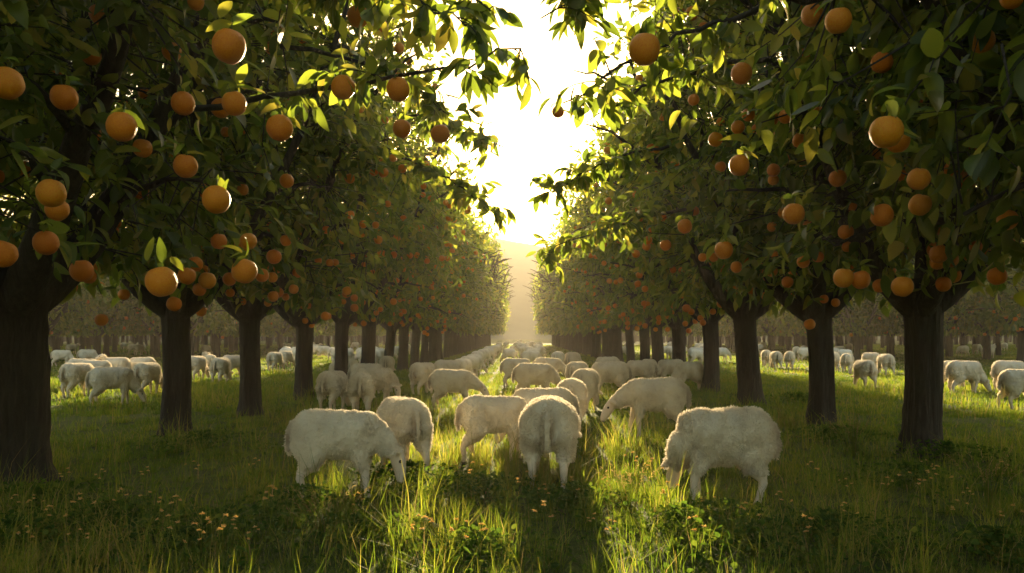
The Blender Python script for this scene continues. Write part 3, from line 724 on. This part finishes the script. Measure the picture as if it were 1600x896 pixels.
NEAR = [  # photo x, y of the feet, heading (0 = right, 90 = away), pose, size, label
    (530, 775, 0, 'graze', 1.0, 'large white sheep grazing side on at the front left, muzzle in the grass'),
    (628, 738, 118, 'low', 1.02, 'white sheep seen from behind its rump, just behind the front left sheep'),
    (775, 722, 2, 'low', .96, 'white sheep standing side on with a kinked tail, left of the sheep showing its rump'),
    (858, 752, 86, 'right', 1.08, 'woolly sheep seen straight from behind, tail hanging, in the front of the flock'),
    (1022, 680, 180, 'reach', 1.1, 'white sheep stretching its head down to the left, behind the front right sheep'),
    (1128, 780, 180, 'away', 1.04, 'shaggy white sheep at the front right with its head hidden from view'),
    (708, 642, 0, 'reach', 1.0, 'pale sheep grazing to the right, alone in the grass left of the aisle centre'),
    (521, 645, 78, 'low', .98, 'left one of two rumps right behind the front left sheep'),
    (566, 648, 96, 'low', 1.0, 'right one of two rumps right behind the front left sheep'),
    (588, 630, 8, 'right', .98, 'sheep with its bowed head to the right, behind the two rumps'),
    (574, 617, 14, 'low', .98, 'sheep whose back shows over the one with its bowed head'),
    (528, 606, 95, 'low', .95, 'small looking sheep seen from behind below the fifth left trunk'),
    (549, 600, 100, 'low', .95, 'sheep half hidden just right of the fifth left trunk'),
    (606, 593, 90, 'low', .98, 'sheep standing tail on between two trunks of the left row'),
    (662, 617, 62, 'low', 1.0, 'sheep with its rump toward us, just left of the sheep grazing alone'),
    (702, 607, 25, 'low', 1.0, 'sheep whose back shows right behind the sheep grazing alone'),
    (836, 628, 4, 'graze', 1.05, 'broad sheep grazing to the right in the middle of the aisle'),
    (808, 606, 10, 'low', 1.0, 'sheep just left behind the broad sheep in the middle of the aisle'),
    (857, 604, -10, 'graze', 1.0, 'sheep sloping down to the right behind the broad sheep in mid aisle'),
    (846, 700, 170, 'low', 1.0, 'sheep showing only its back over the woolly rump at the front'),
    (893, 674, 84, 'low', 1.03, 'round rumped sheep with a short tail in mid aisle, tail on'),
    (916, 645, 70, 'low', 1.0, 'sheep turned half away right beside the round rumped sheep'),
    (903, 612, 60, 'low', .98, 'sheep behind and between those in mid aisle, back only'),
    (952, 622, 184, 'low', 1.08, 'long bodied sheep grazing to the left behind the one stretching its head'),
    (1000, 606, 170, 'low', 1.0, 'sheep close behind the long bodied one, near the right row'),
    (895, 582, 60, 'right', 1.0, 'sheep with its lowered head toward the right, on the near edge of the distant flock'),
    (948, 592, 175, 'low', .95, 'sheep grazing at the right edge of the flock, only its back clear'),
    (1076, 612, 200, 'low', .98, 'sheep facing left just left of the fourth right trunk'),
    (1047, 604, 190, 'low', .95, 'sheep half hidden behind the one facing left by the fourth right trunk'),
    (1014, 600, 60, 'low', .95, 'sheep behind the long bodied one, closest to the trunks of the right row'),
    # left meadow
    (122, 622, 72, 'low', 1.0, 'plump sheep with its rump toward us in the left meadow, leftmost of the front group'),
    (176, 634, 28, 'low', 1.02, 'sheep standing clear in the left meadow with one hind leg forward'),
    (231, 618, 80, 'low', 1.0, 'sheep tail on against the second left trunk'),
    (130, 603, 20, 'low', 1.0, 'sheep lying low in view behind the plump one in the left meadow'),
    (150, 607, 12, 'low', 1.0, 'sheep with only its back showing behind the clear standing one'),
    (182, 600, 165, 'up', 1.0, 'sheep with its raised head above the backs in the left meadow'),
    (221, 598, 175, 'low', 1.0, 'sheep grazing leftward just left of the second left trunk'),
    (97, 573, 20, 'low', 1.0, 'sheep at the far left of the meadow by the thick trunk'),
    (137, 571, 40, 'low', 1.0, 'sheep grazing behind the left meadow group near slim trunks'),
    (308, 594, 80, 'low', 1.0, 'sheep half covered by the second left trunk, on its right'),
    (328, 588, 120, 'up', .98, 'pale sheep with lifted head between the second and third left trunks'),
    (345, 598, 86, 'low', 1.0, 'round sheep tail on between the second and third left trunks'),
    (366, 592, 50, 'low', 1.0, 'sheep turned right against the third left trunk'),
    (430, 580, 75, 'low', 1.0, 'sheep from behind just right of the third left trunk'),
    (447, 575, 70, 'low', .95, 'sheep next to the fourth left trunk, smaller of two'),
    # right meadow
    (1350, 606, 95, 'low', 1.0, 'sheep tail on in the right meadow, nearest between the first two right trunks'),
    (1383, 587, 92, 'low', 1.0, 'sheep tail on close to the first right trunk'),
    (1324, 584, 60, 'low', 1.0, 'sheep behind the nearest one of the right meadow, on its left'),
    (1303, 581, 75, 'low', 1.0, 'sheep beside the second right trunk in the right meadow'),
    (1360, 582, 110, 'low', 1.0, 'sheep whose back shows between the tail on pair in the right meadow'),
    (1197, 574, 80, 'low', 1.0, 'leftmost sheep of three between the third and second right trunks'),
    (1212, 577, 88, 'low', 1.0, 'middle sheep of three between the third and second right trunks'),
    (1234, 577, 70, 'low', 1.0, 'rightmost sheep of three, half behind the second right trunk'),
    (1508, 616, 6, 'low', 1.05, 'sheep side on in the right meadow, right of the first right trunk'),
    (1488, 611, 40, 'low', 1.0, 'sheep peeping out behind the side on sheep in the right meadow'),
    (1578, 613, 8, 'low', 1.05, 'sheep at the right edge, behind the walking one'),
    (1596, 640, 4, 'graze', 1.0, 'sheep walking out of the picture at the right edge of the meadow'),
    (1545, 561, 5, 'up', .95, 'small sheep side on far out in the right meadow'),
]
for px, py, h, v, s, lab in NEAR:
    add_sheep(px, py, h, v, s, lab, None, fleece=py > 568)
# line of sheep along the left row, then the dense flock down the aisle
rs = random.Random(11)
py = 601.0; k = 0
while py > 541:
    px = VX-(py-VY)*1.16-4+rs.uniform(-3, 3)
    add_sheep(px, py, 68+rs.uniform(-22, 16), rs.choice(['graze', 'low', 'left']), rs.uniform(.95, 1.06), 'sheep in the close line walking away along the left row of trunks', 'line of sheep along the left row', far=True)
    py -= 1.5+(py-VY)*.085; k += 1
py = 585.0
while py > 541.5:
    dy = py-VY
    for lat in (-.42, .12, .62):
        px = VX+dy*(lat+rs.uniform(-.24, .24))/1.48*1.5+6
        if rs.random() < (.5 if dy > 44 else .18): continue
        add_sheep(px, py+rs.uniform(-.03, .03)*dy, rs.choice([15, 60, 95, 120, 165, 185])+rs.uniform(-18, 18), rs.choice(['graze', 'low', 'left', 'low', 'up' if rs.random() < .5 else 'low']), rs.uniform(.88, 1.08),
                  'sheep packed in the flock receding down the middle of the aisle', 'flock receding down the aisle', far=True)
    py -= 1.0+dy*.085
for sg, lab, grp, lo, hi, n in ((-1, 'small distant sheep grazing beyond the left row of trunks', 'distant sheep beyond the left row', 440, 770, 42), (1, 'small distant sheep grazing beyond the right row of trunks', 'distant sheep beyond the right row', 880, 1330, 36), (-1, 'tiny sheep far out among the slim trunks of the left meadow', 'tiny sheep in the left meadow', 80, 420, 12), (1, 'tiny sheep far out among the slim trunks of the right meadow', 'tiny sheep in the right meadow', 1420, 1590, 9)):
    c = 0
    while c < n:
        px = rs.uniform(lo, hi); py = rs.uniform(545, 572) if n > 20 else rs.uniform(546, 558)
        x, d = G(px, py)
        if abs(x) < 6.6 or abs(x) > 22 and d > 30 and rs.random() < .5: continue
        add_sheep(px, py, rs.choice([10, 80, 95, 170])+rs.uniform(-25, 25), rs.choice(['graze', 'low', 'left', 'up' if rs.random() < .3 else 'low']), rs.uniform(.95, 1.05), lab, grp, far=True); c += 1

# ------------------------------------------------------------------ grass and undergrowth (stuff)
def grass_patch(bands, r, tall=0):
    VV = []; FQ = []; FT = []; TT = []; n0 = 0
    for bi, (d0, d1, dens, hmin, hmax, wid) in enumerate(bands):
        edge = lambda d: (815*d/F+1.2, 790*d/F+1.2)
        area_n = int(dens*(edge(d0)[0]+edge(d1)[0]+edge(d0)[1]+edge(d1)[1])/2*(d1-d0))
        u = r.random(area_n); d = np.sqrt(d0*d0+u*(d1*d1-d0*d0))
        x = -(815*d/F+1.2)+r.random(area_n)*((1605)*d/F+2.4)
        # tufted: pull towards random tuft centres
        cell = .33+.18*(d > 12)
        gx = np.floor(x/cell); gy = np.floor(d/cell)
        hsh = np.abs(np.sin(gx*127.1+gy*311.7)*43758.5453) % 1; hsh2 = np.abs(np.sin(gx*269.5+gy*183.3)*43758.5453) % 1
        tx = (gx+.2+.6*hsh)*cell; ty = (gy+.2+.6*hsh2)*cell
        pull = r.random(area_n)**.6*.55*(hsh > .35)
        x = x+(tx-x)*pull; d = d+(ty-d)*pull
        patch = np.sin(x*.9+1.3)*np.cos(d*.7)+.6*np.sin(x*2.3+d*1.7)
        hgt = hmin+(hmax-hmin)*(.15+.85*hsh**1.3)*np.clip(.62+.35*patch, .15, 1.3)*r.uniform(.45, 1.15, area_n)
        if hmax > .6:      # tall wisps gather in a few tufts only
            sel = (hsh2 > .55)|(r.random(area_n) < .12); x, d, hgt, pull, hsh2, patch = x[sel], d[sel], hgt[sel]*1.15+.08, pull[sel], hsh2[sel], patch[sel]; area_n = len(x)
        n = area_n
        az = r.uniform(0, 2*np.pi, n); lean = r.uniform(.1, .75, n)*(1+.3*pull)
        dirx, diry = np.cos(az), np.sin(az)
        fa = az+np.pi/2+r.normal(0, .5, n)
        w = wid*r.uniform(.6, 1.3, n)
        sx, sy = np.cos(fa)*w, np.sin(fa)*w
        z0 = np.zeros(n)-.05
        def P(t):
            return x+dirx*lean*hgt*t*t, d+diry*lean*hgt*t*t, z0+.05*0+hgt*(t-.32*lean*t*t*t)
        x0, y0, a0 = P(0); x1, y1, a1 = P(.5); x2, y2, a2 = P(1.0)
        V = np.stack([np.stack([x0-sx, y0-sy, a0], 1), np.stack([x0+sx, y0+sy, a0], 1), np.stack([x1+sx*.75, y1+sy*.75, a1], 1), np.stack([x1-sx*.75, y1-sy*.75, a1], 1), np.stack([x2, y2, a2], 1)], 1)
        o = (np.arange(n)*5)[:, None]+n0
        VV.append(V.reshape(-1, 3)); FQ.append(o+np.array([[0, 1, 2, 3]])); FT.append(o+np.array([[3, 2, 4]]))
        tint = np.clip(r.normal(.42, .20, n)+.13*patch+.22*(hsh2-.5)+(.12 if hmax > .6 else 0), 0, .82); dry = r.random(n) < (.035+.03*(patch > .6)); tint[dry] = r.uniform(.85, 1, dry.sum())
        TT.append(np.repeat(tint, 5)); n0 += n*5
    me = np_mesh('grass', np.concatenate(VV), [np.concatenate(FQ), np.concatenate(FT)], [M_GRASS], smooth=False)
    add_attr(me, 'tint', np.concatenate(TT)); return me
me = grass_patch([(2.2, 6.5, 2300, .07, .36, .0028), (6.5, 10, 1600, .07, .32, .0036), (10, 16, 680, .08, .30, .006), (2.6, 6.5, 330, .20, .66, .0027), (6.5, 11, 190, .18, .62, .0034), (11, 22, 60, .18, .61, .0055), (16, 30, 240, .12, .32, .010), (30, 60, 55, .12, .28, .02), (60, 130, 9, .14, .28, .05)], rng)
tag(mesh_obj('grass', me), 'tufted green meadow grass covering the orchard floor', 'grass', kind='stuff')

def ground_cover(r):
    B = []; 
    patches = [(60, 800, .9), (170, 830, .8), (20, 860, .7), (330, 850, .8), (480, 800, .5), (640, 760, .7), (760, 780, .6), (560, 850, .5), (900, 800, .6), (1180, 870, .8), (1300, 850, .8), (1060, 840, .4), (1420, 760, .6), (1250, 630, .8), (1480, 720, .7), (320, 700, .8), (1140, 830, .6), (1560, 880, .6), (750, 880, .5), (1300, 690, .7)]
    for px, py, rad in patches:
        x, d = G(px, py); n = int(1100*rad)
        rr = np.abs(r.normal(0, .62*rad, n)); a = r.random(n)*2*np.pi
        B.append(np.stack([x+rr*np.cos(a)*1.2, d+rr*np.sin(a), .03+.20*r.random(n)**.8*np.exp(-(rr/rad)**2)], 1))
    B = np.concatenate(B); n = len(B)
    dirs = np.stack([r.normal(size=n), r.normal(size=n), r.uniform(.0, .6, n)], 1)
    ln = r.uniform(.025, .06, n)
    v, t, q = leaves_mesh(B, dirs, ln, ln*.8, False, r)
    return np_mesh('ground_cover', v, [t, q], [M_CLOVER])
tag(mesh_obj('undergrowth', ground_cover(rng)), 'low leafy weeds and clover spread among the grass', 'undergrowth', kind='stuff')

# ------------------------------------------------------------------ wildflowers and a tall seeding tuft
def flower_meshes(seed):
    r = np.random.default_rng(seed); T = Tubes()
    h = .38; heads = []
    T.add(bezier((0, 0, -.03), (.02, .0, h*.5), (.05, .02, h), 6), np.linspace(.0028, .0016, 6), 4); heads.append((.05, .02, h))
    for j in range(3):
        a = r.uniform(0, 6.28); s = np.array([.02, .008, h*(.55+.1*j)]); e = s+np.array([.06*math.cos(a), .06*math.sin(a), .10-.015*j])
        T.add(bezier(s, (s+e)/2+np.array([0, 0, -.01]), e, 4), np.linspace(.0018, .0012, 4), 4); heads.append(tuple(e))
    v, f = T.arrays(); 
    lb = np.array([[.005, 0, h*t] for t in (.15, .3, .42, .55)]); ld = np.stack([r.normal(size=4), r.normal(size=4), np.full(4, .4)], 1)
    lv, lt, lq = leaves_mesh(lb, ld, np.full(4, .07), np.full(4, .022), False, r)
    stem = np_mesh('stem', np.concatenate([v, lv]), [f, lq+len(v), lt+len(v)], [M_CLOVER])
    hm = []
    for hd in heads:
        n = 16; b = np.tile(np.array(hd), (n, 1)); dr = r.normal(size=(n, 3)); dr[:, 2] = np.abs(dr[:, 2])*.8+.1
        pv_, pt, pq = leaves_mesh(b, dr, r.uniform(.012, .021, n), r.uniform(.006, .011, n), False, r)
        hm.append(np_mesh('flower_head', pv_, [pt, pq], [M_PETAL]))
    return stem, hm
FLOW = [flower_meshes(i) for i in range(4)]
spots = [(40, 812), (60, 800), (125, 872), (30, 880), (88, 846), (140, 830), (235, 818), (268, 860), (262, 840), (320, 870), (350, 862), (365, 880), (385, 866), (300, 885), (660, 862), (725, 872), (738, 884), (645, 885), (820, 790), (835, 800), (893, 800), (950, 770), (915, 838), (960, 852), (600, 770), (720, 740), (745, 770), (430, 822), (418, 808), (190, 806),
         (1105, 800), (1050, 815), (1225, 812), (1385, 786), (1420, 790), (1460, 780), (1480, 782), (1515, 786), (1450, 735), (1320, 770), (1275, 760), (1560, 760), (1585, 850), (1500, 830), (1330, 830), (1180, 840), (1275, 875), (1100, 870), (855, 850), (560, 815), (220, 760), (300, 750), (150, 765), (390, 745), (100, 770), (985, 745), (1030, 760)]
rs = random.Random(3)
for i, (px, py) in enumerate(spots):
    x, d = G(px+rs.uniform(-6, 6), py+18+.06*(py-VY)); st, hm = FLOW[i % 4]
    w = empty('wildflower', (x, d, 0), rs.uniform(0, 6.28), rs.uniform(.75, 1.15))
    mesh_obj('stem', st, w)
    for q in hm: mesh_obj('flower_head', q, w)
    tag(w, 'thin wildflower with small dried tan heads in the foreground grass', 'wildflower', 'dried wildflowers in the grass')

def tuft(seed, n, hgt, spread):
    r = np.random.default_rng(seed); T = Tubes(); B = []; D = []
    for i in range(n):
        a = r.uniform(0, 6.28); q = spread*r.random(); h = hgt*r.uniform(.6, 1.05); l = r.uniform(.05, .3)*h
        p0 = np.array([q*.4*math.cos(a), q*.4*math.sin(a), -.03]); p2 = np.array([(q+l)*math.cos(a), (q+l)*math.sin(a), h]); p1 = np.array([p0[0]*1.2, p0[1]*1.2, h*.6])
        c = bezier(p0, p1, p2, 7); T.add(c, np.linspace(.0026, .001, 7), 3)
        if r.random() < .6:
            for s in np.linspace(.72, 1, 9):
                j = c[int(s*6)]*(1-(s*6) % 1)+c[min(6, int(s*6)+1)]*((s*6) % 1)
                B.append(j); D.append((c[6]-c[5])/np.linalg.norm(c[6]-c[5])+r.normal(0, .45, 3))
    v, f = T.arrays(); B = np.array(B); D = np.array(D)
    lv, lt, lq = leaves_mesh(B, D, r.uniform(.02, .035, len(B)), r.uniform(.005, .008, len(B)), False, r)
    me = np_mesh('grass_tuft', np.concatenate([v, lv]), [f, lq+len(v), lt+len(v)], [M_GRASS])
    add_attr(me, 'tint', np.concatenate([np.repeat(np.clip(r.normal(.62, .15, n), 0, 1), 21), np.full(len(lv), .93)])); return me
for (px, py, n, hh, sp, lab) in ((1335, 712, 60, .55, .3, 'tall tan seeding grass tuft between the first two right trunks'), (1545, 800, 40, .5, .25, 'tall seeding grass tuft at the right edge in the foreground'),
                                 (985, 800, 36, .42, .22, 'thin seeding grass tuft in front of the sheep, left of the shaggy one'), (510, 845, 40, .4, .25, 'seeding grass tuft in front of the grazing front left sheep')):
    x, d = G(px, py)
    tag(mesh_obj('grass_tuft', tuft(px, n, hh, sp), None, (x, d, 0)), lab, 'grass tuft')
print('objects', len(bpy.data.objects), 'tris', sum(len(m.polygons) for m in bpy.data.meshes))
